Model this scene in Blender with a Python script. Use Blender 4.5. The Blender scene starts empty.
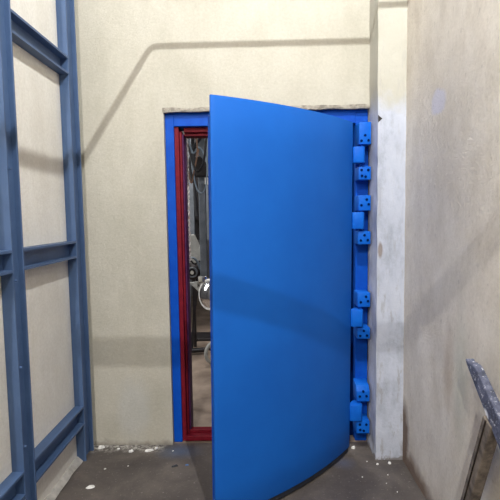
import bpy, bmesh, math, random
from mathutils import Vector, Matrix, noise

random.seed(7)
S = bpy.context.scene
COL = S.collection

# ---------------------------------------------------------------- measures (metres)
D = 2.849          # face of the back wall
XL = -1.135        # left wall
XR = 0.865         # right wall
YP = 2.652         # front face of the pillar
XP = 0.705         # left face of the pillar
H = 3.25           # top of the walls
DEPTH = 0.30       # back wall thickness

# ---------------------------------------------------------------- materials
def new_mat(name, rough=0.7, metal=0.0):
    m = bpy.data.materials.new(name)
    m.use_nodes = True
    nt = m.node_tree
    b = nt.nodes['Principled BSDF']
    b.inputs['Roughness'].default_value = rough
    b.inputs['Metallic'].default_value = metal
    return m, nt, b

def N(nt, t, **kw):
    n = nt.nodes.new(t)
    for k, v in kw.items():
        setattr(n, k, v)
    return n

def coords(nt, scale=(1, 1, 1)):
    tc = N(nt, 'ShaderNodeNewGeometry')
    mp = N(nt, 'ShaderNodeMapping')
    mp.inputs['Scale'].default_value = scale
    nt.links.new(tc.outputs['Position'], mp.inputs['Vector'])
    return mp.outputs['Vector']

def tex(nt, vec, scale, detail=4, rough=0.6, dist=0.0):
    n = N(nt, 'ShaderNodeTexNoise')
    n.inputs['Scale'].default_value = scale
    n.inputs['Detail'].default_value = detail
    n.inputs['Roughness'].default_value = rough
    n.inputs['Distortion'].default_value = dist
    nt.links.new(vec, n.inputs['Vector'])
    return n.outputs['Fac']

def ramp(nt, fac, stops):
    r = N(nt, 'ShaderNodeValToRGB')
    e = r.color_ramp.elements
    while len(e) < len(stops):
        e.new(0.5)
    for i, (p, c) in enumerate(stops):
        e[i].position = p
        e[i].color = (*c, 1) if len(c) == 3 else c
    nt.links.new(fac, r.inputs['Fac'])
    return r.outputs['Color']

def mapr(nt, v, a, b, c=0.0, d=1.0):
    m = N(nt, 'ShaderNodeMapRange')
    m.inputs['From Min'].default_value = a
    m.inputs['From Max'].default_value = b
    m.inputs['To Min'].default_value = c
    m.inputs['To Max'].default_value = d
    nt.links.new(v, m.inputs['Value'])
    return m.outputs['Result']

def mathn(nt, op, a, b=None):
    m = N(nt, 'ShaderNodeMath', operation=op)
    for i, v in enumerate((a, b)):
        if v is None: continue
        if isinstance(v, (int, float)): m.inputs[i].default_value = v
        else: nt.links.new(v, m.inputs[i])
    return m.outputs[0]

def mix(nt, fac, a, b, blend='MIX'):
    m = N(nt, 'ShaderNodeMix', data_type='RGBA', blend_type=blend)
    if isinstance(fac, (int, float)): m.inputs[0].default_value = fac
    else: nt.links.new(fac, m.inputs[0])
    for i, v in ((6, a), (7, b)):
        if isinstance(v, tuple): m.inputs[i].default_value = (*v, 1)
        else: nt.links.new(v, m.inputs[i])
    return m.outputs[2]

def bump(nt, b, h, strength=0.5, dist=0.004, prev=None):
    n = N(nt, 'ShaderNodeBump')
    n.inputs['Strength'].default_value = strength
    n.inputs['Distance'].default_value = dist
    nt.links.new(h, n.inputs['Height'])
    if prev is not None: nt.links.new(prev, n.inputs['Normal'])
    nt.links.new(n.outputs['Normal'], b.inputs['Normal'])
    return n.outputs['Normal']

def sep(nt):
    g = N(nt, 'ShaderNodeNewGeometry')
    s = N(nt, 'ShaderNodeSeparateXYZ')
    nt.links.new(g.outputs['Position'], s.inputs[0])
    return s.outputs

def blob(nt, cx, cy, cz, rx, ry, rz, soft=0.35):
    """mask: 1 inside a ragged ellipsoid patch at a place in the room"""
    g = N(nt, 'ShaderNodeNewGeometry')
    mp = N(nt, 'ShaderNodeMapping')
    mp.inputs['Scale'].default_value = (1 / rx, 1 / ry, 1 / rz)
    mp.inputs['Location'].default_value = (-cx / rx, -cy / ry, -cz / rz)
    nt.links.new(g.outputs['Position'], mp.inputs['Vector'])
    l = N(nt, 'ShaderNodeVectorMath', operation='LENGTH')
    nt.links.new(mp.outputs['Vector'], l.inputs[0])
    n = tex(nt, coords(nt), 9, 4)
    v = mathn(nt, 'ADD', l.outputs['Value'], mathn(nt, 'MULTIPLY', mathn(nt, 'SUBTRACT', n, 0.5), 1.1))
    return mapr(nt, v, 1.0 + soft, 1.0 - soft)

def wall_mat(name, c1, c2, c3, kind):
    m, nt, b = new_mat(name, 0.9)
    v = coords(nt)
    big = tex(nt, v, 1.7, 5, 0.6, 0.3)
    col = ramp(nt, big, [(0.3, c1), (0.52, c2), (0.75, c3)])
    fine = tex(nt, v, 60, 5, 0.75)
    col = mix(nt, 0.20, col, ramp(nt, fine, [(0.35, (0.45, 0.42, 0.36)), (0.65, (1, 1, 1))]), 'MULTIPLY')
    mid = tex(nt, coords(nt, (1, 1, 0.35 if kind != 'right' else 0.6)), 9, 5, 0.65)
    col = mix(nt, 0.16 if kind != 'right' else 0.34, col, ramp(nt, mid, [(0.35, (0.6, 0.55, 0.47)), (0.62, (1, 1, 1))]), 'MULTIPLY')
    s = sep(nt)
    # dirt that sits on the foot of the wall
    dn = tex(nt, v, 14, 5, 0.7)
    dz = mathn(nt, 'ADD', s[2], mathn(nt, 'MULTIPLY', dn, 0.10 if kind != 'right' else 0.28))
    foot = mapr(nt, dz, 0.085 if kind != 'right' else 0.30, 0.05 if kind != 'right' else 0.10)
    if kind == 'back':
        col = mix(nt, mathn(nt, 'MULTIPLY', foot, 0.8), col, (0.20, 0.18, 0.16))
        pk = mathn(nt, 'MULTIPLY', blob(nt, -0.83, D, 0.25, 0.10, 0.2, 0.20), 0.20)
        col = mix(nt, pk, col, (0.50, 0.55, 0.62))
    if kind == 'right':
        col = mix(nt, mathn(nt, 'MULTIPLY', foot, 0.45), col, (0.20, 0.13, 0.08))
        dab = mathn(nt, 'MULTIPLY', blob(nt, XR, 2.19, 2.02, 0.3, 0.085, 0.062, 0.15), 0.85)
        col = mix(nt, dab, col, (0.66, 0.65, 0.78))
        st = mathn(nt, 'MULTIPLY', blob(nt, XR, 2.03, 0.78, 0.3, 0.05, 0.16, 0.5), 0.34)
        col = mix(nt, st, col, (0.34, 0.22, 0.12))
        gr = mathn(nt, 'MULTIPLY', blob(nt, XR, 1.90, 0.78, 0.3, 0.06, 0.22, 0.6), 0.40)
        col = mix(nt, gr, col, (0.46, 0.50, 0.42))
        gr = mathn(nt, 'MULTIPLY', blob(nt, XR, 2.1, 1.75, 0.3, 0.30, 0.60, 0.7), 0.34)
        col = mix(nt, gr, col, (0.44, 0.41, 0.40))
        br = mathn(nt, 'MULTIPLY', blob(nt, XR, 2.63, 0.16, 0.3, 0.08, 0.20, 0.3), 0.9)
        br = mathn(nt, 'MAXIMUM', br, mathn(nt, 'MULTIPLY', blob(nt, XR, 2.45, 0.0, 0.3, 0.34, 0.09, 0.4), 0.85))
        col = mix(nt, br, col, (0.14, 0.08, 0.05))
        pit = mapr(nt, tex(nt, coords(nt, (1, 1, 0.6)), 38, 5, 0.7), 0.60, 0.68)
        col = mix(nt, mathn(nt, 'MULTIPLY', pit, 0.30), col, (0.30, 0.26, 0.23))
        # short scratches near the pillar
        sc = tex(nt, coords(nt, (1, 26, 4)), 6, 2, 0.5)
        sm = mathn(nt, 'MULTIPLY', mapr(nt, sc, 0.74, 0.78), 0.65)
        col = mix(nt, sm, col, (0.22, 0.18, 0.16))
    if kind == 'left':
        col = mix(nt, mathn(nt, 'MULTIPLY', foot, 0.5), col, (0.30, 0.24, 0.18))
    nt.links.new(col, b.inputs['Base Color'])
    grain = tex(nt, v, 75 if kind != 'right' else 34, 6, 0.85)
    n1 = bump(nt, b, tex(nt, v, 7, 3), 0.35 if kind != 'right' else 0.25, 0.012)
    bump(nt, b, grain, 0.6 if kind != 'right' else 1.0, 0.006 if kind != 'right' else 0.016, n1)
    return m

M = {}
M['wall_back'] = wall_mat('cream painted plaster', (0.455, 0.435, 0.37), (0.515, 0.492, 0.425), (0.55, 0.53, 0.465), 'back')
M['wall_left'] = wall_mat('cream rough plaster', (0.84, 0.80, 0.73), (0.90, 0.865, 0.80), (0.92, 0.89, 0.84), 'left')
M['wall_right'] = wall_mat('grey beige plaster', (0.74, 0.67, 0.58), (0.84, 0.77, 0.68), (0.88, 0.82, 0.735), 'right')

def pillar_mat():
    m, nt, b = new_mat('whitewashed plaster', 0.9)
    v = coords(nt)
    s = sep(nt)
    base = ramp(nt, tex(nt, v, 5, 5), [(0.3, (0.42, 0.405, 0.35)), (0.7, (0.48, 0.465, 0.41))])
    wash = ramp(nt, tex(nt, coords(nt, (1, 1, 0.5)), 10, 5, 0.7), [(0.3, (0.34, 0.365, 0.43)), (0.5, (0.455, 0.485, 0.57)), (0.75, (0.52, 0.545, 0.62))])
    k = mapr(nt, mathn(nt, 'ADD', s[2], mathn(nt, 'MULTIPLY', tex(nt, v, 8, 4), 0.22)), 2.30, 2.20)
    col = mix(nt, k, base, wash)
    bare = mapr(nt, tex(nt, coords(nt, (1.6, 1.6, 0.35)), 22, 5, 0.7), 0.55, 0.65)
    lowm = mapr(nt, s[2], 1.6, 0.2, 0.25, 0.75)
    col = mix(nt, mathn(nt, 'MULTIPLY', bare, lowm), col, (0.30, 0.29, 0.30))
    gouge = blob(nt, 0.722, YP, 1.285, 0.014, 0.06, 0.045, 0.25)
    col = mix(nt, mathn(nt, 'MULTIPLY', gouge, 0.8), col, (0.22, 0.17, 0.14))
    dn = tex(nt, v, 18, 5, 0.7)
    foot = mapr(nt, mathn(nt, 'ADD', s[2], mathn(nt, 'MULTIPLY', dn, 0.12)), 0.085, 0.070)
    col = mix(nt, mathn(nt, 'MULTIPLY', foot, 0.85), col, (0.17, 0.15, 0.14))
    nt.links.new(col, b.inputs['Base Color'])
    n1 = bump(nt, b, tex(nt, v, 12, 4), 0.5, 0.012)
    bump(nt, b, tex(nt, v, 70, 5, 0.7), 0.5, 0.004, n1)
    return m
M['pillar'] = pillar_mat()

def floor_mat():
    m, nt, b = new_mat('dusty dark concrete', 0.62)
    v = coords(nt)
    col = ramp(nt, tex(nt, v, 3.2, 6, 0.65, 0.4), [(0.28, (0.052, 0.043, 0.041)), (0.5, (0.088, 0.074, 0.067)), (0.72, (0.145, 0.122, 0.106))])
    grit = mapr(nt, tex(nt, v, 55, 4, 0.7), 0.60, 0.70)
    col = mix(nt, mathn(nt, 'MULTIPLY', grit, 0.35), col, (0.42, 0.39, 0.36))
    s = sep(nt)
    near = mapr(nt, mathn(nt, 'ADD', s[1], mathn(nt, 'MULTIPLY', tex(nt, v, 16, 4), 0.10)), D - 0.05, D + 0.02)
    near = mathn(nt, 'MULTIPLY', near, mapr(nt, s[0], -0.60, -0.66))
    sp = mapr(nt, tex(nt, v, 34, 5, 0.75), 0.45, 0.57)
    col = mix(nt, mathn(nt, 'MULTIPLY', mathn(nt, 'MULTIPLY', near, sp), 0.85), col, (0.50, 0.48, 0.44))
    bl = mathn(nt, 'MULTIPLY', blob(nt, -0.52, 2.76, 0, 0.10, 0.06, 0.3, 0.7), 0.32)
    col = mix(nt, bl, col, (0.05, 0.13, 0.27))
    bl = mathn(nt, 'MULTIPLY', blob(nt, 0.50, 2.62, 0, 0.05, 0.05, 0.3, 0.7), 0.30)
    col = mix(nt, bl, col, (0.09, 0.13, 0.26))
    nt.links.new(col, b.inputs['Base Color'])
    n1 = bump(nt, b, tex(nt, v, 8, 4), 0.35, 0.012)
    bump(nt, b, tex(nt, v, 60, 4), 0.35, 0.003, n1)
    return m
M['floor'] = floor_mat()

def simple(name, c1, c2, rough=0.6, metal=0.0, scale=12, bs=0.15, bd=0.002, stretch=(1, 1, 1), spec=None):
    m, nt, b = new_mat(name, rough, metal)
    v = coords(nt, stretch)
    nt.links.new(ramp(nt, tex(nt, v, scale, 5), [(0.35, c1), (0.65, c2)]), b.inputs['Base Color'])
    bump(nt, b, tex(nt, v, scale * 4, 3), bs, bd)
    if spec is not None: b.inputs['Specular IOR Level'].default_value = spec
    return m

M['blue'] = simple('bright blue enamel', (0.005, 0.093, 0.425), (0.006, 0.105, 0.46), 0.55, scale=3, bs=0.12, bd=0.003, spec=0.2)
M['blue_frame'] = simple('blue frame paint', (0.002, 0.062, 0.42), (0.003, 0.080, 0.48), 0.5, scale=14, bs=0.3, spec=0.12)
M['hinge_blue'] = simple('blue hinge paint', (0.003, 0.100, 0.52), (0.004, 0.125, 0.58), 0.5, scale=16, bs=0.3, spec=0.15)
M['socket_gap_shade'] = simple('dark blue socket and gap shade', (0.001, 0.010, 0.06), (0.002, 0.014, 0.08), 0.9, spec=0.0)  # bolt sockets; also puts gap shade into the right lining's colour
M['gap_shadow'] = simple('black gap shadow', (0.010, 0.012, 0.02), (0.018, 0.02, 0.03), 0.7)
M['red'] = simple('dark red primer', (0.13, 0.005, 0.014), (0.19, 0.009, 0.020), 0.55, scale=20, bs=0.3, spec=0.15)
M['purple'] = simple('purple worn primer', (0.05, 0.012, 0.06), (0.10, 0.022, 0.085), 0.55, scale=20, spec=0.15)
M['rack'] = simple('slate blue steel paint', (0.055, 0.102, 0.212), (0.068, 0.122, 0.245), 0.5, scale=7, bs=0.25)
M['mortar'] = simple('rough grey mortar', (0.20, 0.18, 0.155), (0.42, 0.385, 0.33), 0.95, scale=30, bs=0.9, bd=0.01)
M['skim'] = simple('pale cement skim', (0.40, 0.38, 0.35), (0.60, 0.57, 0.53), 0.9, scale=25, bs=0.8, bd=0.008)
M['chip'] = simple('white plaster chip', (0.62, 0.61, 0.58), (0.85, 0.84, 0.82), 0.8, scale=40)
M['chip_blue'] = simple('blue paint flake', (0.05, 0.12, 0.30), (0.10, 0.2, 0.42), 0.6, scale=40)
M['chip_dark'] = simple('dark scrap metal', (0.02, 0.02, 0.025), (0.10, 0.11, 0.13), 0.4, 0.6, scale=40)
M['grey_wall'] = simple('dim workshop wall', (0.10, 0.10, 0.11), (0.17, 0.17, 0.175), 0.9, scale=2)
M['ceil'] = simple('dark shed ceiling', (0.16, 0.16, 0.15), (0.22, 0.22, 0.21), 0.9, scale=2)
M['in_floor'] = simple('brown workshop concrete', (0.17, 0.125, 0.095), (0.29, 0.225, 0.175), 0.75, scale=4, bs=0.4, bd=0.01)
M['grey_steel'] = simple('dull grey steel', (0.13, 0.15, 0.17), (0.20, 0.22, 0.25), 0.5, 0.3, scale=9)
M['dark_steel'] = simple('dark oily steel', (0.018, 0.016, 0.018), (0.045, 0.040, 0.042), 0.45, 0.4, scale=9)
M['chrome'] = simple('polished steel', (0.80, 0.82, 0.85), (0.90, 0.91, 0.93), 0.12, 1.0, scale=3, bs=0.02)
M['cloth'] = simple('pale grey sheet metal', (0.30, 0.30, 0.28), (0.40, 0.40, 0.375), 0.85, scale=6, bs=0.6, bd=0.01)
M['cable_b'] = simple('black cable', (0.012, 0.012, 0.015), (0.03, 0.03, 0.035), 0.5)
M['cable_g'] = simple('grey blue cable', (0.16, 0.21, 0.27), (0.24, 0.30, 0.36), 0.5)
M['cable_r'] = simple('rusty orange cable', (0.16, 0.085, 0.05), (0.24, 0.13, 0.08), 0.6)
M['rust'] = simple('rusty rope strands', (0.30, 0.20, 0.17), (0.62, 0.60, 0.57), 0.7, scale=45)
M['galv'] = simple('galvanised pipe', (0.35, 0.36, 0.37), (0.48, 0.49, 0.5), 0.45, 0.7)

def plank_mat():
    m, nt, b = new_mat('weathered paint splashed wood', 0.75)
    v = coords(nt, (1, 1, 1))
    col = ramp(nt, tex(nt, v, 26, 5, 0.7), [(0.32, (0.022, 0.022, 0.035)), (0.5, (0.070, 0.078, 0.125)), (0.70, (0.14, 0.15, 0.215))])
    sp = mapr(nt, tex(nt, v, 60, 4, 0.75), 0.57, 0.64)
    col = mix(nt, mathn(nt, 'MULTIPLY', sp, 0.8), col, (0.55, 0.56, 0.62))
    wb = blob(nt, 0.79, 1.535, 0.795, 0.05, 0.018, 0.018, 0.3)
    col = mix(nt, wb, col, (0.75, 0.76, 0.80))
    nt.links.new(col, b.inputs['Base Color'])
    bump(nt, b, tex(nt, v, 50, 4), 0.6, 0.004)
    return m
M['plank'] = plank_mat()
M['leg_wood'] = simple('dirty brown timber', (0.060, 0.048, 0.040), (0.20, 0.165, 0.135), 0.8, scale=22, bs=0.6, bd=0.004)
M['leg_dark'] = simple('dark timber groove', (0.02, 0.016, 0.014), (0.045, 0.035, 0.03), 0.95, spec=0.0)

# ---------------------------------------------------------------- mesh helpers
def add_box(bm, lo, hi):
    vs = [bm.verts.new((x, y, z)) for x in (lo[0], hi[0]) for y in (lo[1], hi[1]) for z in (lo[2], hi[2])]
    for f in ((0, 1, 3, 2), (4, 6, 7, 5), (0, 4, 5, 1), (2, 3, 7, 6), (0, 2, 6, 4), (1, 5, 7, 3)):
        bm.faces.new([vs[i] for i in f])
    return vs

def add_prism(bm, pts, vec):
    a = [bm.verts.new(p) for p in pts]
    c = [bm.verts.new(Vector(p) + Vector(vec)) for p in pts]
    n = len(pts)
    bm.faces.new(a); bm.faces.new(list(reversed(c)))
    for i in range(n):
        bm.faces.new([a[i], c[i], c[(i + 1) % n], a[(i + 1) % n]])

def add_tube(bm, pts, r, seg=10, cap=True):
    pts = [Vector(p) for p in pts]
    rings = []
    prev = None
    for i, p in enumerate(pts):
        t = (pts[min(i + 1, len(pts) - 1)] - pts[max(i - 1, 0)]).normalized()
        if prev is None:
            a = t.orthogonal().normalized()
        else:
            a = (prev - t * prev.dot(t)).normalized()
        prev = a
        b = t.cross(a)
        rr = r[i] if isinstance(r, (list, tuple)) else r
        rings.append([bm.verts.new(p + (a * math.cos(2 * math.pi * k / seg) + b * math.sin(2 * math.pi * k / seg)) * rr) for k in range(seg)])
    for i in range(len(rings) - 1):
        for k in range(seg):
            bm.faces.new([rings[i][k], rings[i][(k + 1) % seg], rings[i + 1][(k + 1) % seg], rings[i + 1][k]])
    if cap:
        bm.faces.new(list(reversed(rings[0]))); bm.faces.new(rings[-1])

def bevel(bm, w, seg=2, angle=0.5):
    bmesh.ops.recalc_face_normals(bm, faces=bm.faces)
    es = [e for e in bm.edges if len(e.link_faces) == 2 and e.calc_face_angle(0) > angle]
    bmesh.ops.bevel(bm, geom=es, offset=w, segments=seg, profile=0.5, affect='EDGES', clamp_overlap=True)

def smooth_path(pts, n=6):
    pts = [Vector(p) for p in pts]
    out = []
    for i in range(len(pts) - 1):
        p0 = pts[max(i - 1, 0)]; p1 = pts[i]; p2 = pts[i + 1]; p3 = pts[min(i + 2, len(pts) - 1)]
        for k in range(n):
            t = k / n
            out.append(0.5 * ((2 * p1) + (p2 - p0) * t + (2 * p0 - 5 * p1 + 4 * p2 - p3) * t * t + (3 * p1 - p0 - 3 * p2 + p3) * t ** 3))
    out.append(pts[-1])
    return out

def base_of(parent):
    v = Vector((0, 0, 0))
    while parent is not None:
        v += parent.location
        parent = parent.parent
    return v

def obj(name, bm, mat, parent=None, smooth=False, origin=None):
    """link a bmesh given in room coordinates as ONE mesh object"""
    bmesh.ops.recalc_face_normals(bm, faces=bm.faces)
    off = base_of(parent)
    o_loc = Vector(origin) - off if origin is not None else Vector((0, 0, 0))
    bmesh.ops.translate(bm, verts=bm.verts, vec=-(off + o_loc))
    me = bpy.data.meshes.new(name)
    bm.to_mesh(me); bm.free()
    me.materials.append(mat)
    if smooth:
        for p in me.polygons: p.use_smooth = True
        try: me.set_sharp_from_angle(angle=math.radians(38))
        except Exception: pass
    o = bpy.data.objects.new(name, me)
    COL.objects.link(o)
    o.location = o_loc
    if parent is not None: o.parent = parent
    return o

def tag(o, label, cat, group=None, kind=None):
    o['label'] = label; o['category'] = cat
    if group: o['group'] = group
    if kind: o['kind'] = kind
    return o

def thing(name, label, cat, loc, group=None, kind=None):
    o = bpy.data.objects.new(name, None)
    o.empty_display_size = 0.05
    COL.objects.link(o); o.location = loc
    return tag(o, label, cat, group, kind)

def box_obj(name, lo, hi, mat, parent=None, bev=0.0, seg=2, smooth=False):
    bm = bmesh.new(); add_box(bm, lo, hi)
    if bev: bevel(bm, bev, seg)
    return obj(name, bm, mat, parent, smooth)

# ---------------------------------------------------------------- the room
FX0, FX1, FZ = -0.573, XP, 2.152       # opening in the back wall

def struct(o, label, cat):
    return tag(o, label, cat, kind='structure')

bm = bmesh.new(); add_box(bm, (XL - 0.2, -3.0, -0.15), (XR + 0.4, D + 0.02, 0.0))
struct(obj('floor', bm, M['floor']), 'dark dusty concrete floor in front of the blue door', 'floor')
bm = bmesh.new(); add_box(bm, (-2.6, D + 0.02, -0.15), (2.2, 9.0, -0.001))
struct(obj('floor', bm, M['in_floor']), 'brown workshop floor seen through the gap beside the door', 'floor')

bm = bmesh.new()
add_box(bm, (XL, D, 0), (FX0, D + DEPTH, H))
add_box(bm, (FX0, D, FZ), (XR + 0.2, D + DEPTH, H))
add_box(bm, (XP + 0.001, D, 0), (XR + 0.2, D + DEPTH, FZ))
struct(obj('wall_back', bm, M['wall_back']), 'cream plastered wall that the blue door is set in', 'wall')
bm = bmesh.new(); add_box(bm, (XL - 0.2, -1.3, 0), (XL, D + DEPTH, H))
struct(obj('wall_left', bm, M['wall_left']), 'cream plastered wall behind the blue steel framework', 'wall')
bm = bmesh.new(); add_box(bm, (XR, -1.3, 0), (XR + 0.2, D, H))
struct(obj('wall_right', bm, M['wall_right']), 'stained grey beige rough plaster wall right of the white pillar', 'wall')

# pillar: a column of hand-trowelled plaster, its edges slightly wavy
bm = bmesh.new()
nz = 150
prof = [(XP, D), (XP, D - 0.066), (XP, D - 0.132), (XP, YP), (XP + 0.053, YP), (XP + 0.106, YP), (XR, YP), (XR, D)]
rings = []
for i in range(nz + 1):
    z = H * (i / nz) ** 1.35 if i else 0.0
    r = []
    for (x, y) in prof:
        dx = noise.noise(Vector((x * 5, y * 5, z * 7))) * 0.007
        dy = noise.noise(Vector((x * 5 + 9, y * 5, z * 6 + 4))) * 0.006
        if x == XP: dx += noise.noise(Vector((3, 1, z * 2.2))) * 0.006 + 0.001
        if x == XP: dx = -abs(dx) * 0.8
        if x == XR: dx = 0
        if y == D: dy = 0
        if z < 0.12 and x == XP and y < D: dx -= 0.0; dy -= (0.12 - z) * 0.03
        r.append(bm.verts.new((x + dx, y + dy, z)))
    rings.append(r)
n = len(prof)
for i in range(nz):
    for k in range(n):
        bm.faces.new([rings[i][k], rings[i][(k + 1) % n], rings[i + 1][(k + 1) % n], rings[i + 1][k]])
bm.faces.new(rings[-1]); bm.faces.new(list(reversed(rings[0])))
struct(obj('wall_pillar', bm, M['pillar'], smooth=True), 'whitewashed plaster pillar between the door hinges and right wall', 'pillar')

# ragged mortar lip over the frame
def lip(x0, x1, seed, name, label):
    bm = bmesh.new()
    nseg = 46
    rows = []
    for i in range(nseg + 1):
        x = x0 + (x1 - x0) * i / nseg
        zt = 2.170 + noise.noise(Vector((x * 11, seed, 0))) * 0.010
        zb = 2.145 + noise.noise(Vector((x * 16, seed, 5))) * 0.006
        yo = D - 0.008 + noise.noise(Vector((x * 14, seed, 9))) * 0.006
        rows.append([bm.verts.new(p) for p in ((x, D + 0.02, zt), (x, D - 0.001, zt), (x, yo, (zt * 0.4 + zb * 0.6)), (x, yo + 0.003, zb), (x, D + 0.02, zb))])
    for i in range(nseg):
        for k in range(5):
            bm.faces.new([rows[i][k], rows[i][(k + 1) % 5], rows[i + 1][(k + 1) % 5], rows[i + 1][k]])
    bm.faces.new(rows[0]); bm.faces.new(list(reversed(rows[-1])))
    struct(obj(name, bm, M['mortar'], smooth=True), label, 'mortar')
lip(FX0 - 0.006, XP - 0.002, 3.3, 'trim_1', 'ragged grey mortar strip along the top of the door frame')

# cement skim along the foot of the left wall
bm = bmesh.new()
rows = []
for i in range(90):
    y = -1.0 + (D - 0.002 + 1.0) * i / 89
    w = 0.034 + noise.noise(Vector((y * 7, 1, 1))) * 0.022
    h = 0.030 + noise.noise(Vector((y * 6, 5, 1))) * 0.012
    rows.append([bm.verts.new(p) for p in ((XL, y, 0), (XL, y, h), (XL + 0.008, y, h * 0.95), (XL + w, y, 0.001))])
for i in range(89):
    for k in range(4):
        bm.faces.new([rows[i][k], rows[i][(k + 1) % 4], rows[i + 1][(k + 1) % 4], rows[i + 1][k]])
bm.faces.new(rows[0]); bm.faces.new(list(reversed(rows[-1])))
struct(obj('baseboard_left', bm, M['skim'], smooth=True), 'pale cement skim along the foot of the left wall', 'skirting')

# workshop behind the doorway
bm = bmesh.new()
add_box(bm, (-2.8, 8.4, 0), (2.2, 8.6, 3.6))
struct(obj('wall_far', bm, M['grey_wall']), 'dim grey far wall of the workshop behind the door', 'wall')
bm = bmesh.new()
add_box(bm, (-2.8, D + DEPTH, 0), (-2.6, 8.4, 3.6)); add_box(bm, (2.0, D + DEPTH, 0), (2.2, 8.4, 3.6))
add_box(bm, (-2.6, D + DEPTH, 0), (XL - 0.2, D + DEPTH + .1, 3.6)); add_box(bm, (XR + .2, D + DEPTH, 0), (2.0, D + DEPTH + .1, 3.6))
struct(obj('wall_side', bm, M['grey_wall']), 'dim grey side walls of the workshop behind the door', 'wall')
bm = bmesh.new(); add_box(bm, (-2.8, D + DEPTH, 3.6), (2.2, 8.6, 3.7))
struct(obj('ceiling', bm, M['grey_wall']), 'dim grey ceiling of the workshop behind the door', 'ceiling')

# ---------------------------------------------------------------- door frame
YF = D + 0.036
frame = thing('door_frame', 'blue steel door frame with stepped dark red rebate, set in the cream wall', 'door frame', (0.06, D, 0.0))
frame['kind'] = 'structure'
bm = bmesh.new()
add_box(bm, (FX0, YF, 0), (-0.518, D + 0.20, FZ - 0.001))
bevel(bm, 0.003)
obj('jamb', bm, M['blue_frame'], frame)
bm = bmesh.new()
add_box(bm, (0.628, YF + 0.004, 0), (XP - 0.001, D + 0.20, FZ - 0.001))
bevel(bm, 0.003)
obj('jamb', bm, M['blue_frame'], frame)
bm = bmesh.new()
add_box(bm, (-0.518, YF, 2.066), (0.628, D + 0.20, FZ - 0.001))
bevel(bm, 0.003)
obj('head_rail', bm, M['blue_frame'], frame)
# stepped lining: two red steps and a purple inner lip, on the left; right side coloured as dark gap shade
def lining(sx, x0):
    r = []
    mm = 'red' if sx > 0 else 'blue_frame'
    for (a, b, y0, mt, nm) in ((0.0, 0.028, 0.052, 'red', 'rebate'), (0.028, 0.042, 0.075, 'red', 'rebate_step'), (0.042, 0.052, 0.090, 'purple', 'inner_lip')):
        xa, xb = x0 + sx * a, x0 + sx * b
        bm = bmesh.new(); add_box(bm, (min(xa, xb), D + y0 + (0 if sx > 0 else 0.06), 0.0), (max(xa, xb), D + 0.20, 2.066 - a * 0.9))
        bevel(bm, 0.002, 1)
        o = obj(nm, bm, M[mt] if sx > 0 else M['socket_gap_shade'], frame)
        if sx > 0: o['label'] = 'dark red rebate step' if mt == 'red' else 'purple inner lip of the rebate'
lining(1, -0.518); lining(-1, 0.628)
for (a, b, y0, mt, nm) in ((0.0, 0.030, 0.044, 'red', 'rebate'), (0.030, 0.050, 0.070, 'red', 'rebate_step')):
    bm = bmesh.new(); add_box(bm, (-0.462, D + y0 + 0.035, 2.066 - b), (0.540, D + 0.20, 2.066 - a))
    bevel(bm, 0.002, 1)
    obj(nm, bm, M[mt], frame)
for (z0, z1, y0, y1, nm) in ((0.006, 0.040, 0.035, 0.085, 'sill'), (0.02, 0.062, 0.085, 0.13, 'sill_step')):
    bm = bmesh.new(); add_box(bm, (-0.496, D + y0, z0), (0.594, D + y1, z1))
    bevel(bm, 0.006, 2)
    o = obj(nm, bm, M['red'], frame); o['label'] = 'dark red raised sill'

# hinge side: backing plate, four pairs of bolted brackets, gussets
YB = 2.748        # front of brackets
bm = bmesh.new(); add_box(bm, (0.622, 2.862, 0.085), (0.702, YF + 0.004, 2.06)); bevel(bm, 0.003, 1)
obj('hinge_plate', bm, M['blue_frame'], frame)
br = [(1.80 + .112, 2.03), (1.703, 1.782), (1.517, 1.610), (1.312, 1.392), (0.925, 1.015), (0.725, 0.796), (0.325, 0.425), (0.118, 0.200)]
br[0] = (1.913, 2.045)
for i, (z0, z1) in enumerate(br):
    lean = 0.006 * (z0 - 1.0)
    x0, x1 = 0.612 + lean, 0.690
    bm = bmesh.new()
    if i == 6:   # bracket with sloped shoulder
        add_prism(bm, [(x0, YB, z0), (x0, 2.862, z0), (x0, 2.862, z1 + 0.01), (x0, YB + 0.03, z1), (x0, YB, z1 - 0.035)], (x1 - x0, 0, 0))
    else:
        add_box(bm, (x0, YB, z0), (x1, 2.862, z1))
    bevel(bm, 0.005, 2)
    b = obj('hinge_bracket', bm, M['hinge_blue'], frame, smooth=True)
    zc = (z0 + z1) / 2 if i else 1.950; xc = (x0 + x1) / 2
    spots = [(-0.022, -0.016), (0.020, -0.014), (0.0, 0.016)] if i % 3 != 1 else [(-0.02, 0.018), (0.02, 0.018), (-0.018, -0.016), (0.004, -0.022)]
    if i in (2, 4): spots = [(-0.02, -0.014), (0.012, 0.02), (0.024, -0.008)]
    for (dx, dz) in spots:
        bm = bmesh.new()
        add_tube(bm, [(xc + dx, YB - 0.0035, zc + dz), (xc + dx, YB + 0.004, zc + dz)], 0.0078, 10)
        o = obj('bolt_head', bm, M['socket_gap_shade'], b)
        o['label'] = 'dark socket bolt head'

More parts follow.
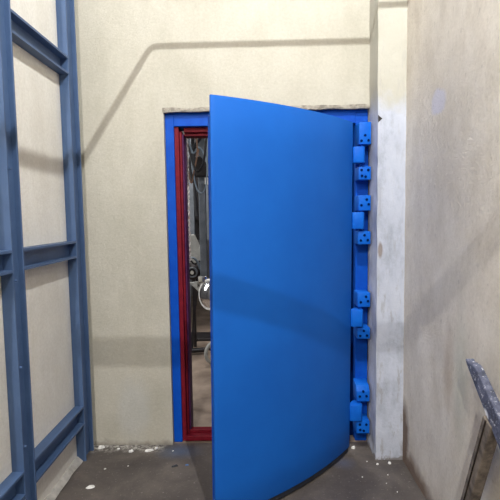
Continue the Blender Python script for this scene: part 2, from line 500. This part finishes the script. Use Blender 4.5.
# ---------------------------------------------------------------- door leaf: arched panel standing open
A = Vector((-0.200, 2.047, 0)); B = Vector((0.580, 2.735, 0))
Zb, Zt = 0.042, 2.040
ch = B - A; L = ch.length; u = ch / L; nrm = Vector((u.y, -u.x, 0))      # nrm points to the camera side
K = 0.060
def path(t, inset=0.0):
    p = A + ch * t + nrm * (4 * K * t * (1 - t))
    tan = (ch + nrm * (4 * K * (1 - 2 * t))).normalized()
    nn = Vector((tan.y, -tan.x, 0))
    return p - nn * inset
def leanx(z): return -0.019 * (1 - z / Zt)
door = thing('door_1', 'large bright blue arched steel door standing half open on the right', 'door', (B.x, B.y, 0.0), kind='structure')
TH = 0.052
def shell(o0, o1, z0, z1, t0=0.0, t1=1.0, nn=40, nzz=12):
    bm = bmesh.new()
    grid = {}
    for i in range(nn + 1):
        t = t0 + (t1 - t0) * i / nn
        for j in range(nzz + 1):
            z = z0 + (z1 - z0) * j / nzz
            for s, o in ((0, o0), (1, o1)):
                p = path(t, o)
                grid[i, j, s] = bm.verts.new((p.x + leanx(z), p.y, z))
    def q(a, b, c, d): bm.faces.new([grid[a], grid[b], grid[c], grid[d]])
    for i in range(nn):
        for j in range(nzz):
            q((i, j, 0), (i + 1, j, 0), (i + 1, j + 1, 0), (i, j + 1, 0))
            q((i, j, 1), (i, j + 1, 1), (i + 1, j + 1, 1), (i + 1, j, 1))
    for j in range(nzz):
        q((0, j, 0), (0, j + 1, 0), (0, j + 1, 1), (0, j, 1))
        q((nn, j, 0), (nn, j, 1), (nn, j + 1, 1), (nn, j + 1, 0))
    for i in range(nn):
        q((i, 0, 0), (i, 0, 1), (i + 1, 0, 1), (i + 1, 0, 0))
        q((i, nzz, 0), (i + 1, nzz, 0), (i + 1, nzz, 1), (i, nzz, 1))
    return bm
bm = shell(0.0, 0.014, Zb, Zt); bevel(bm, 0.003, 2, 0.8)
obj('door_panel', bm, M['blue'], door, smooth=True)
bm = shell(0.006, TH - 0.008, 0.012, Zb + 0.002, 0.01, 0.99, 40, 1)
o = obj('gap_shadow_strip', bm, M['gap_shadow'], door); o['label'] = 'black strip painted as the gap shadow under the door'  # black strip put in for the shadow of the gap under the leaf
bm = shell(0.014, TH, Zb + 0.05, 1.955, 0.006, 0.985); bevel(bm, 0.003, 1, 0.8)
obj('inner_casing', bm, M['blue_frame'], door, smooth=True)
# stiffening frame on the inner side
for (z0, z1) in ((Zb + .06, Zb + 0.12), (0.95, 1.01), (1.87, 1.93)):
    bm = shell(TH, TH + 0.03, z0, z1, 0.02, 0.97, 24, 1)
    obj('stiffener', bm, M['blue_frame'], door)
for (z0, z1) in ((1.802, 1.898), (1.408, 1.508), (0.808, 0.912), (0.210, 0.314)):
    lx = leanx(z0) * 1.25
    bm = bmesh.new()
    # knuckle block wrapping round the pin, with a strap onto the door edge
    x0, x1, y0 = 0.585 + lx, 0.652 + lx * 0.6, 2.722
    add_prism(bm, [(x0 + 0.012, y0, z0), (x1 - 0.010, y0, z0), (x1, y0 + 0.012, z0), (x1, y0 + 0.080, z0), (x0 + 0.03, y0 + 0.080, z0), (x0 - 0.004, y0 + 0.030, z0), (x0 - 0.004, y0 + 0.006, z0)], (0, 0, z1 - z0))
    bevel(bm, 0.004, 2, 0.6)
    k = obj('hinge_knuckle', bm, M['hinge_blue'], door, smooth=True)
    bm = bmesh.new()
    add_tube(bm, [(0.640 + lx * .6, 2.776, z0 - 0.02), (0.640 + lx * .6, 2.776, z1 + 0.02)], 0.012, 14)
    obj('hinge_pin', bm, M['blue_frame'], k, smooth=True)

# ---------------------------------------------------------------- blue steel framework on the left wall
rack = thing('steel_framework', 'slate blue framework of welded steel posts and cross beams on left wall', 'steel frame', (-1.10, 2.3, 0.0))
XE = -1.077
def post(y0, y1, x0, x1, h=H - 0.02):
    bm = bmesh.new()
    t = 0.009
    for (a, b) in ((y0, y0 + t), (y1 - t, y1)):
        add_box(bm, (x0, a, 0), (x1, b, h))
    xm = (x0 + x1) / 2 - 0.004
    add_box(bm, (xm, y0 + t, 0), (xm + 0.008, y1 - t, h))
    return obj('post', bm, M['rack'], rack)
p2 = post(2.658, 2.790, -1.1335, XE)
p1 = post(1.952, 2.052, -1.1335, XE)
p0 = post(1.20, 1.30, -1.1335, XE)
def beam(y0, y1, zb, zt):
    bm = bmesh.new()
    t = 0.012
    add_box(bm, (-1.1335, y0, zb), (-1.122, y1, zt))
    add_box(bm, (-1.122, y0, zb), (XE - 0.001, y1, zb + t))
    add_box(bm, (-1.122, y0, zt - t), (XE - 0.001, y1, zt))
    return obj('cross_beam', bm, M['rack'], rack)
for (zb, zt) in ((0.232, 0.350), (1.262, 1.363), (2.328, 2.430), (3.10, 3.20)):
    beam(2.052, 2.658, zb, zt)
    beam(1.30, 1.952, zb, zt)
    if zb < 3: beam(-0.4, 1.20, zb, zt)
for (y, z, pp) in ((1.948, 1.225, p1), (1.948, 0.83, p1), (1.948, 0.46, p1), (1.948, 1.72, p1)):
    bm = bmesh.new()
    c = Vector((XE + 0.001, y + 0.022, z))
    add_tube(bm, [c - Vector((0.006, 0, 0)), c + Vector((0.007, 0, 0))], 0.0065, 6)
    obj('bolt', bm, M['rack'], pp)

# ---------------------------------------------------------------- wooden trestle by the right wall
tr = thing('wooden_trestle', 'weathered wooden trestle with blue grey splashed top plank by right wall', 'trestle', (0.80, 1.75, 0.0))
def bar(bm, a, b, w, d, up):
    a = Vector(a); b = Vector(b); t = (b - a).normalized()
    up = Vector(up); sx = up.cross(t).normalized(); up = t.cross(sx).normalized()
    vs = []
    for p in (a, b):
        for (i, j) in ((-1, -1), (1, -1), (1, 1), (-1, 1)):
            vs.append(bm.verts.new(p + sx * i * d / 2 + up * j * w / 2))
    for f in ((3, 2, 1, 0), (4, 5, 6, 7), (0, 1, 5, 4), (1, 2, 6, 5), (2, 3, 7, 6), (3, 0, 4, 7)):
        bm.faces.new([vs[i] for i in f])
    return vs
# splintered end of the plank
bm = bmesh.new()
P0 = Vector((0.80, 1.672, 0.945)); P1 = Vector((0.80, 1.478, 0.795))
d = (P1 - P0).normalized(); sd = Vector((0, d.z, -d.y)); sd = -sd if sd.z < 0 else sd
# outline (along, across)
out = [(0.004, -0.022), (-0.014, -0.016), (-0.010, -0.008), (0.016, -0.004), (0.014, 0.006), (0.034, 0.012), (0.030, 0.018), (0.055, 0.028), (0.26, 0.040), (0.70, 0.044), (0.70, -0.036), (0.30, -0.036), (0.10, -0.028)]
pts = [P0 + d * a + sd * b for a, b in out]
add_prism(bm, [p + Vector((-0.014, 0, 0)) for p in pts], (0.030, 0, 0))
bevel(bm, 0.003, 1)
top = obj('top_plank', bm, M['plank'], tr); top['label'] = 'blue grey splashed plank with splintered end'
def leg(a, b, name='leg'):
    bm = bmesh.new(); bar(bm, a, b, 0.058, 0.040, (0, 1, 0.3)); bevel(bm, 0.003, 1)
    l = obj(name, bm, M['leg_wood'], tr)
    a = Vector(a); b = Vector(b)
    bm = bmesh.new(); bar(bm, a + Vector((-0.0205, 0.004, 0)), b + Vector((-0.0205, 0.004, 0)), 0.006, 0.004, (0, 1, 0.3))
    g = obj('groove', bm, M['leg_dark'], l); g['label'] = 'dark groove along the leg'
leg((0.80, 1.512, 0.780), (0.80, 1.805, 0.010))
leg((0.80, 1.200, 0.520), (0.80, 1.05, 0.010))

# ---------------------------------------------------------------- workshop things seen through the gap
def tube_part(name, pts, r, mat, parent, seg=10, smooth=True):
    bm = bmesh.new(); add_tube(bm, smooth_path(pts, 6) if len(pts) > 2 else pts, r, seg)
    return obj(name, bm, mat, parent, smooth)

# grey upright column with head box
c = thing('drop_column', 'upright grey steel drop column with dark control head, seen through the gap', 'column', (-0.53, 4.5, 3.6))
bm = bmesh.new(); add_box(bm, (-0.572, 4.45, 0.80), (-0.505, 4.52, 3.598)); bevel(bm, 0.006, 2)
obj('column', bm, M['grey_steel'], c)
bm = bmesh.new(); add_box(bm, (-0.60, 4.40, 1.88), (-0.44, 4.56, 2.08)); bevel(bm, 0.015, 2)
obj('head', bm, M['dark_steel'], c)
bm = bmesh.new(); add_box(bm, (-0.60, 4.42, 3.57), (-0.47, 4.55, 3.599)); bevel(bm, 0.006, 2)
obj('ceiling_plate', bm, M['dark_steel'], c)
bm = bmesh.new(); add_box(bm, (-0.50, 4.385, 1.80), (-0.468, 4.41, 1.87)); bevel(bm, 0.004, 1)
o = obj('name_plate', bm, M['chip'], c); o['label'] = 'small white plate'
bm = bmesh.new(); add_box(bm, (-0.47, 4.41, 1.70), (-0.44, 4.52, 1.90)); obj('bracket', bm, M['dark_steel'], c)
bm = bmesh.new(); add_tube(bm, [(-0.55, 4.47, 2.08), (-0.55, 4.47, 2.12), (-0.55, 4.47, 2.16)], [0.035, 0.035, 0.02], 12)
o = obj('cap', bm, M['cable_r'], c); o['label'] = 'rusty cap'

# tall dark cabinet behind the column
c = thing('hanging_rack', 'dark grey steel rack hanging deep in the workshop', 'rack', (-0.75, 5.6, 3.6))
for x in (-0.98, -0.80, -0.62):
    bm = bmesh.new(); add_box(bm, (x - 0.035, 5.5, 1.2), (x + 0.035, 5.57, 3.598)); bevel(bm, 0.005, 1)
    obj('upright', bm, M['grey_steel'], c)
for z in (1.45, 2.35):
    bm = bmesh.new(); add_box(bm, (-1.02, 5.57, z), (-0.55, 5.63, z + 0.08)); obj('cross_bar', bm, M['dark_steel'], c)
bm = bmesh.new(); add_box(bm, (-1.0, 5.64, 1.20), (-0.57, 5.67, 2.60)); obj('back_panel', bm, M['dark_steel'], c)

# pale tapered sheet guard
bm = bmesh.new()
add_prism(bm, [(-0.785, 5.0, 0.97), (-0.775, 5.0, 1.295), (-0.70, 5.0, 1.295), (-0.625, 5.0, 1.12), (-0.60, 5.0, 0.97)], (0, 0.05, 0))
bevel(bm, 0.01, 2)
g = thing('machine_guard', 'pale grey tapered machine guard left of the grey column', 'machine guard', (-0.69, 5.02, 0.0))
obj('guard_body', bm, M['cloth'], g)
bm = bmesh.new(); add_box(bm, (-0.745, 5.052, 0.0), (-0.715, 5.09, 1.0)); obj('support', bm, M['dark_steel'], g)

# motor with knotted hoses
mt = thing('electric_motor', 'dark round motor with curled hoses below the pale guard', 'motor', (-0.70, 4.86, 0.0))
bm = bmesh.new(); add_tube(bm, [(-0.70, 4.78, 0.90), (-0.70, 4.80, 0.90), (-0.70, 4.93, 0.90), (-0.70, 4.95, 0.90)], [0.06, 0.085, 0.085, 0.06], 20)
obj('housing', bm, M['dark_steel'], mt, smooth=True)
bm = bmesh.new()
ring = [Vector((-0.70 + 0.05 * math.cos(a), 4.772, 0.90 + 0.05 * math.sin(a))) for a in [2 * math.pi * k / 20 for k in range(21)]]
add_tube(bm, ring, 0.010, 8, False); o = obj('rim', bm, M['grey_steel'], mt, smooth=True); o['label'] = 'grey ring rim'
bm = bmesh.new(); add_tube(bm, [(-0.70, 4.75, 0.90), (-0.70, 4.79, 0.90)], 0.02, 12); obj('shaft', bm, M['chrome'], mt, smooth=True)
tube_part('hose', [(-0.79, 4.78, 1.0), (-0.72, 4.75, 1.03), (-0.67, 4.76, 0.99), (-0.62, 4.78, 1.02), (-0.60, 4.8, 0.97)], 0.010, M['cable_b'], mt)
tube_part('hose', [(-0.78, 4.80, 0.93), (-0.75, 4.74, 1.02), (-0.69, 4.74, 1.06), (-0.64, 4.76, 1.01), (-0.61, 4.80, 0.90), (-0.63, 4.84, 0.82)], 0.012, M['cable_g'], mt)
bm = bmesh.new(); add_box(bm, (-0.76, 4.80, 0.0), (-0.64, 4.93, 0.83)); bevel(bm, 0.008, 1)
bm2 = bmesh.new(); add_prism(bm2, [(-0.79, 4.82, 0.001), (-0.76, 4.82, 0.001), (-0.72, 4.82, 0.83), (-0.745, 4.82, 0.83)], (0, 0.03, 0))
bm.free(); obj('stand', bm2, M['grey_steel'], mt)
bm2 = bmesh.new(); add_prism(bm2, [(-0.765, 4.90, 0.001), (-0.735, 4.90, 0.001), (-0.655, 4.90, 0.83), (-0.68, 4.90, 0.83)], (0, 0.03, 0))
obj('stand', bm2, M['dark_steel'], mt)

# polished dish on a stand
ds = thing('polished_dish', 'round polished steel dish behind the open edge of the door', 'steel dish', (-0.50, 4.2, 0.0))
bm = bmesh.new()
ax = Vector((-0.62, -0.70, 0.08)).normalized()
ctr = Vector((-0.440, 4.2, 0.760))
radii = [0.012, 0.05, 0.09, 0.115, 0.132, 0.138, 0.135, 0.115, 0.085, 0.045]
off = [0.085, 0.080, 0.065, 0.050, 0.032, 0.015, 0.005, -0.03, -0.06, -0.08]
add_tube(bm, [ctr + ax * o_ for o_ in off], radii, 36)
# add_tube orients by neighbours; flat discs keep the same axis
obj('dish', bm, M['chrome'], ds, smooth=True)
bm = bmesh.new()
a1 = ax.orthogonal().normalized(); a2 = ax.cross(a1)
add_tube(bm, [ctr + ax * 0.026 + (a1 * math.cos(t) + a2 * math.sin(t)) * 0.137 for t in [2 * math.pi * k / 36 for k in range(37)]], 0.012, 8, False)
o = obj('rim', bm, M['chip'], ds, smooth=True); o['label'] = 'white rim'
bm = bmesh.new(); add_box(bm, (-0.57, 4.22, 0.87), (-0.48, 4.30, 0.93)); bevel(bm, 0.01, 2)
bm.verts.ensure_lookup_table()
o = obj('clamp', bm, M['chrome'], ds, smooth=True)
bm = bmesh.new(); add_tube(bm, [(-0.40, 4.27, 0.0), (-0.40, 4.27, 0.72)], 0.022, 12); obj('stand', bm, M['grey_steel'], ds, smooth=True)
bm = bmesh.new(); add_prism(bm, [(-0.665, 4.30, 0.86), (-0.535, 4.30, 0.875), (-0.545, 4.30, 0.74)], (0, 0.02, 0)); bevel(bm, 0.004, 1)
o = obj('shade_plate', bm, M['cloth'], ds); o['label'] = 'pale triangular plate'
bm = bmesh.new(); add_tube(bm, [(-0.60, 4.312, 0.86), (-0.42, 4.27, 0.68)], 0.008, 8); obj('strut', bm, M['dark_steel'], ds)

# floor channel, pipe, hand wheel
bm = bmesh.new(); add_box(bm, (-2.4, 5.30, 0.0), (0.8, 5.62, 0.028)); bevel(bm, 0.004, 1)
tag(obj('floor_channel', bm, M['dark_steel']), 'wide dark steel channel lying across the workshop floor', 'channel')
bm = bmesh.new(); add_tube(bm, [(-1.6, 4.62, 0.028), (-0.56, 4.80, 0.05)], 0.026, 12)
tag(obj('steel_bar', bm, M['dark_steel'], smooth=True), 'thin dark steel bar lying before the hand wheel', 'bar')
hw = thing('hand_wheel', 'pale grey valve wheel lying on the workshop floor beside the door edge', 'wheel', (-0.47, 4.45, 0.0))
bm = bmesh.new()
hc = Vector((-0.450, 4.45, 0.125)); hx = Vector((0.75, 0.65, 0)).normalized()
add_tube(bm, [hc + (hx * math.cos(t) + Vector((0, 0, 1)) * math.sin(t)) * 0.105 for t in [2 * math.pi * k / 32 for k in range(33)]], 0.018, 10, False)
obj('rim', bm, M['cloth'], hw, smooth=True)
for k in range(3):
    t = 2 * math.pi * k / 3 + 0.4
    bm = bmesh.new(); add_tube(bm, [hc, hc + (hx * math.cos(t) + Vector((0, 0, 1)) * math.sin(t)) * 0.11], 0.010, 8)
    obj('spoke', bm, M['dark_steel'], hw)
bm = bmesh.new(); add_tube(bm, [hc - Vector((0.02, -0.02, 0)), hc + Vector((0.02, -0.02, 0))], 0.028, 12); obj('hub', bm, M['dark_steel'], hw, smooth=True)

# twisted rope hanging just inside the left jamb
bm = bmesh.new()
for ph in (0, 2.09, 4.19):
    pts = [Vector((-0.507 + 0.010 * math.cos(ph + z * 55), 3.30 + 0.010 * math.sin(ph + z * 55), z)) for z in [1.17 + 1.0 * k / 160 for k in range(161)]]
    add_tube(bm, pts, 0.008, 6)
tag(obj('hanging_rope', bm, M['rust'], smooth=True), 'rusty grey twisted rope hanging inside the left jamb', 'rope')
bm = bmesh.new(); add_tube(bm, [(-0.62, 3.45, 0.0), (-0.62, 3.45, 2.3)], 0.03, 12)
o = tag(obj('grey_conduit', bm, M['grey_steel'], smooth=True), 'slim grey conduit standing beside the hanging rope', 'conduit')

# cable tangle: individual cables
cab = [
 ('cable_b', [(-0.60, 3.66, 2.31), (-0.53, 3.66, 2.0), (-0.48, 3.66, 1.86), (-0.42, 3.66, 1.95), (-0.38, 3.66, 2.31)], 0.010, 'thick black cable sagging in front of the machine head'),
 ('cable_g', [(-0.58, 3.90, 2.31), (-0.54, 3.90, 1.85), (-0.49, 3.90, 1.70), (-0.43, 3.90, 1.80), (-0.41, 3.90, 2.31)], 0.006, 'thin blue grey cable in the lowest loop of the tangle'),
 ('cable_r', [(-0.51, 3.80, 2.31), (-0.49, 3.80, 2.05), (-0.52, 3.80, 1.88), (-0.55, 3.80, 1.78), (-0.58, 3.80, 2.0), (-0.58, 3.80, 2.31)], 0.006, 'rusty orange cable looped at the left of the tangle'),
 ('cable_b', [(-0.59, 4.22, 2.31), (-0.58, 4.22, 1.9), (-0.57, 4.22, 1.62), (-0.56, 4.22, 1.50)], 0.016, 'straight black hose hanging down left of the column'),
 ('cable_g', [(-0.62, 4.0, 2.31), (-0.56, 4.0, 2.06), (-0.50, 4.0, 2.10), (-0.44, 4.0, 2.0), (-0.42, 4.0, 1.85)], 0.008, 'blue grey cable crossing the top of the gap'),
 ('cable_b', [(-0.46, 4.11, 2.31), (-0.50, 4.11, 2.2), (-0.56, 4.11, 2.12), (-0.60, 4.11, 1.98), (-0.58, 4.11, 1.80)], 0.013, 'black cable curling behind the orange one'),
]
for mname, pts, r, lab in cab:
    bm = bmesh.new(); add_tube(bm, smooth_path(pts, 8), r, 8)
    tag(obj('hanging_cable', bm, M[mname], smooth=True), lab, 'cable', 'cables hanging in the workshop')
bm = bmesh.new()
add_prism(bm, [(-0.70, 4.26, 2.32), (-0.30, 4.26, 2.32), (-0.30, 4.26, 2.42), (-0.70, 4.26, 2.42)], (0, -0.65, 0))
tag(obj('cable_tray', bm, M['dark_steel']), 'dark cable tray above the hanging cables', 'cable tray')
# pale pennant-like plate at top of the gap
bm = bmesh.new()
add_prism(bm, [(-0.50, 4.30, 2.30), (-0.545, 4.30, 2.08), (-0.455, 4.30, 1.98), (-0.47, 4.30, 2.14)], (0, 0.012, 0))
tag(obj('grey_flap', bm, M['grey_steel']), 'grey tapered sheet metal flap hanging above the machine head', 'metal flap')

# ---------------------------------------------------------------- chips and scraps on the floor
def chip(x, y, w, l, h, mat, name, label, cat, group, rot=0.0, seed=0):
    bm = bmesh.new()
    rnd = random.Random(seed)
    k = 9
    lo, hi = [], []
    w *= 0.75; l *= 0.75; h *= 0.75
    for i in range(k):
        a = 2 * math.pi * i / k
        r = 0.75 + 0.35 * rnd.random()
        px, py = math.cos(a) * w / 2 * r, math.sin(a) * l / 2 * r
        qx, qy = px * math.cos(rot) - py * math.sin(rot), px * math.sin(rot) + py * math.cos(rot)
        lo.append(bm.verts.new((x + qx, y + qy, 0.0005)))
        hi.append(bm.verts.new((x + qx * 0.8, y + qy * 0.8, h * (0.6 + 0.5 * rnd.random()))))
    t = bm.verts.new((x, y, h * 1.1))
    bm.faces.new(list(reversed(lo)))
    for i in range(k):
        bm.faces.new([lo[i], lo[(i + 1) % k], hi[(i + 1) % k], hi[i]])
        bm.faces.new([hi[i], hi[(i + 1) % k], t])
    o = obj(name, bm, mat, None, False, origin=(x, y, 0))
    return tag(o, label, cat, group)
G1 = 'plaster chips scattered on the floor'
chips = [
 (-0.950, 2.391, .070, .048, .008, 'flat white plaster chip lying alone left of centre floor', .2),
 (-1.035, 2.815, .065, .035, .022, 'white plaster lump at the foot of the far blue post', .5),
 (-0.828, 2.765, .042, .032, .016, 'round white plaster lump near the wall foot, left of the long one', .1),
 (-0.715, 2.772, .085, .026, .016, 'long white plaster lump near the wall foot', .25),
 (-0.675, 2.80, .040, .022, .016, 'small white plaster lump touching the right of the long one', .8),
 (-0.92, 2.80, .030, .020, .010, 'small white crumb between the post and the round lump', .2),
 (0.597, 2.790, .042, .030, .018, 'white plaster lump in the corner under the door hinges', .4),
 (0.775, 2.610, .030, .026, .014, 'white plaster lump at the foot of the pillar, right one', .4),
 (0.700, 2.600, .020, .018, .010, 'white plaster crumb at the foot of the pillar, left one', .4),
 (0.645, 2.63, .009, .009, .006, 'tiny white crumb left of the pillar foot', .1),
 (0.58, 2.47, .012, .010, .005, 'tiny white crumb in front of the door hinges', .1),
 (0.73, 2.49, .012, .010, .005, 'tiny white crumb in front of the pillar foot', .3),
 (0.70, 2.41, .007, .007, .004, 'tiny white crumb further out from the pillar', .3),
 (0.735, 2.33, .010, .010, .005, 'tiny white crumb farthest out from the pillar', .3),
 (-0.93, 2.57, .022, .014, .005, 'small pale crumb behind the flat chip', .3),
 (-0.80, 2.60, .016, .012, .004, 'small pale crumb right of the flat chip, further back', .6),
 (-0.56, 2.86 - .09, .018, .012, .005, 'small pale crumb beside the blue stain by the frame', .6),
]
for i, (x, y, w, l, h, lab, rot) in enumerate(chips):
    chip(x, y, w, l, h, M['chip'], 'plaster_chip', lab, 'plaster chip', G1, rot, i + 3)
chip(-0.515, 2.592, .060, .020, .012, M['chip_dark'], 'metal_scrap', 'dark oblong metal scrap on the floor before the frame', 'metal scrap', None, .35, 41)
chip(-0.445, 2.605, .035, .016, .008, M['chip_blue'], 'paint_flake', 'blue grey paint flake right of the dark metal scrap', 'paint flake', None, .1, 42)

# small wedge peg in the pillar side (dark triangular hole edge)
bm = bmesh.new()
add_prism(bm, [(0.704, YP - 0.004, 2.062), (0.704, YP - 0.004, 2.020), (0.728, YP - 0.004, 2.042)], (0, 0.02, 0))
tag(obj('metal_wedge', bm, M['dark_steel']), 'small dark triangular metal wedge on the pillar edge', 'wedge')

# ---------------------------------------------------------------- overhead pipes (above the view; the lamps throw their shadows)
def pipe(pts, r, label):
    bm = bmesh.new(); add_tube(bm, pts, r, 16)
    return tag(obj('overhead_pipe', bm, M['galv'], smooth=True), label, 'pipe', 'pipes under the ceiling')
bend = []
for k in range(9):
    a = math.pi / 2 * k / 8
    bend.append(Vector((-0.078 + 0.016 - 0.016 * math.cos(a), 1.512 - 0.016 + 0.016 * math.sin(a), 3.390)))
drop = [Vector((0.92 + 0.05 * math.sin(a), 1.50, 3.35 + 0.05 * math.cos(a))) for a in [math.pi / 2 * k / 8 for k in range(9)]]
pipe([Vector((-0.078, 1.0, 3.390))] + bend + drop + [Vector((0.97, 1.50, 3.251))], 0.0058, 'thin overhead pipe that turns the corner above the door')
pipe([Vector((XL, 0.0, 2.505)), Vector((XR, 0.0, 2.505))], 0.046, 'thick overhead pipe running straight from wall to wall')

# ---------------------------------------------------------------- lights
def point(name, loc, power, radius, color):
    l = bpy.data.lights.new(name, 'POINT'); l.energy = power; l.shadow_soft_size = radius; l.color = color
    o = bpy.data.objects.new(name, l); COL.objects.link(o); o.location = loc
    return o
point('ceiling_lamp', (0.22, 0.80, 3.84), 268, 0.004, (0.98, 1.0, 0.99))
point('hall_lamp', (-0.85, -3.50, 4.81), 620, 0.025, (1.0, 0.985, 0.97))
al = bpy.data.lights.new('wall_fill_light', 'AREA'); al.energy = 12; al.size = 0.8; al.color = (1.0, 0.92, 0.80)  # added soft fill that brightens the left wall, no fixture there
ao = bpy.data.objects.new('wall_fill_light', al); COL.objects.link(ao); ao.location = (0.65, -0.8, 3.8)
ao.rotation_euler = (Vector((-1.13, 2.2, 1.2)) - ao.location).to_track_quat('-Z', 'Y').to_euler()
point('workshop_fill_light', (-0.75, 4.9, 3.3), 150, 0.25, (1.0, 0.95, 0.9))  # unseen light added to brighten the workshop floor
point('workshop_fill_light', (0.1, 3.6, 2.7), 26, 0.25, (0.95, 0.97, 1.0))  # added front fill for the things in the gap and the dish

al = bpy.data.lights.new('wall_fill_light', 'AREA'); al.energy = 62; al.size = 0.6; al.color = (1.0, 0.90, 0.76)  # second added fill, lifts the right wall and lower door
ao = bpy.data.objects.new('wall_fill_light', al); COL.objects.link(ao); ao.location = (-1.0, -1.6, 3.1)
ao.rotation_euler = (Vector((0.86, 1.9, 0.9)) - ao.location).to_track_quat('-Z', 'Y').to_euler()
al = bpy.data.lights.new('dish_highlight_light', 'AREA'); al.shape = 'RECTANGLE'; al.energy = 22; al.size = 0.5; al.size_y = 0.9  # added panel of light, gives the dish its highlight
ao = bpy.data.objects.new('dish_highlight_light', al); COL.objects.link(ao); ao.location = (-2.3, 4.3, 1.75)
ao.rotation_euler = (Vector((-0.5, 4.3, 0.9)) - ao.location).to_track_quat('-Z', 'Y').to_euler()

w = bpy.data.worlds.new('world'); S.world = w; w.use_nodes = True
w.node_tree.nodes['Background'].inputs['Color'].default_value = (1.0, 0.92, 0.80, 1)
w.node_tree.nodes['Background'].inputs['Strength'].default_value = 0.10

# ---------------------------------------------------------------- camera
cam = bpy.data.cameras.new('camera')
cam.sensor_width = 36.0; cam.sensor_fit = 'HORIZONTAL'
cam.lens = 450.24 / 500 * 36.0
cam.clip_start = 0.02
co = bpy.data.objects.new('camera', cam); COL.objects.link(co)
R_ = Vector((0.99976138, 0.01546615, -0.01542648)); U_ = Vector((0.01418699, 0.07727773, 0.99690866)); F_ = Vector((-0.01661046, 0.99688964, -0.07703987))
mw = Matrix(((R_.x, U_.x, -F_.x, 0), (R_.y, U_.y, -F_.y, 0), (R_.z, U_.z, -F_.z, 1.5), (0, 0, 0, 1)))
co.matrix_world = mw
S.camera = co

S.view_settings.view_transform = 'Standard'
S.view_settings.look = 'None'
S.view_settings.gamma = 1.0
S.view_settings.exposure = 0.10
S.view_settings.use_curve_mapping = False
S.cycles.max_bounces = 8
S.cycles.diffuse_bounces = 3
S.cycles.sample_clamp_indirect = 6
S.cycles.use_denoising = True
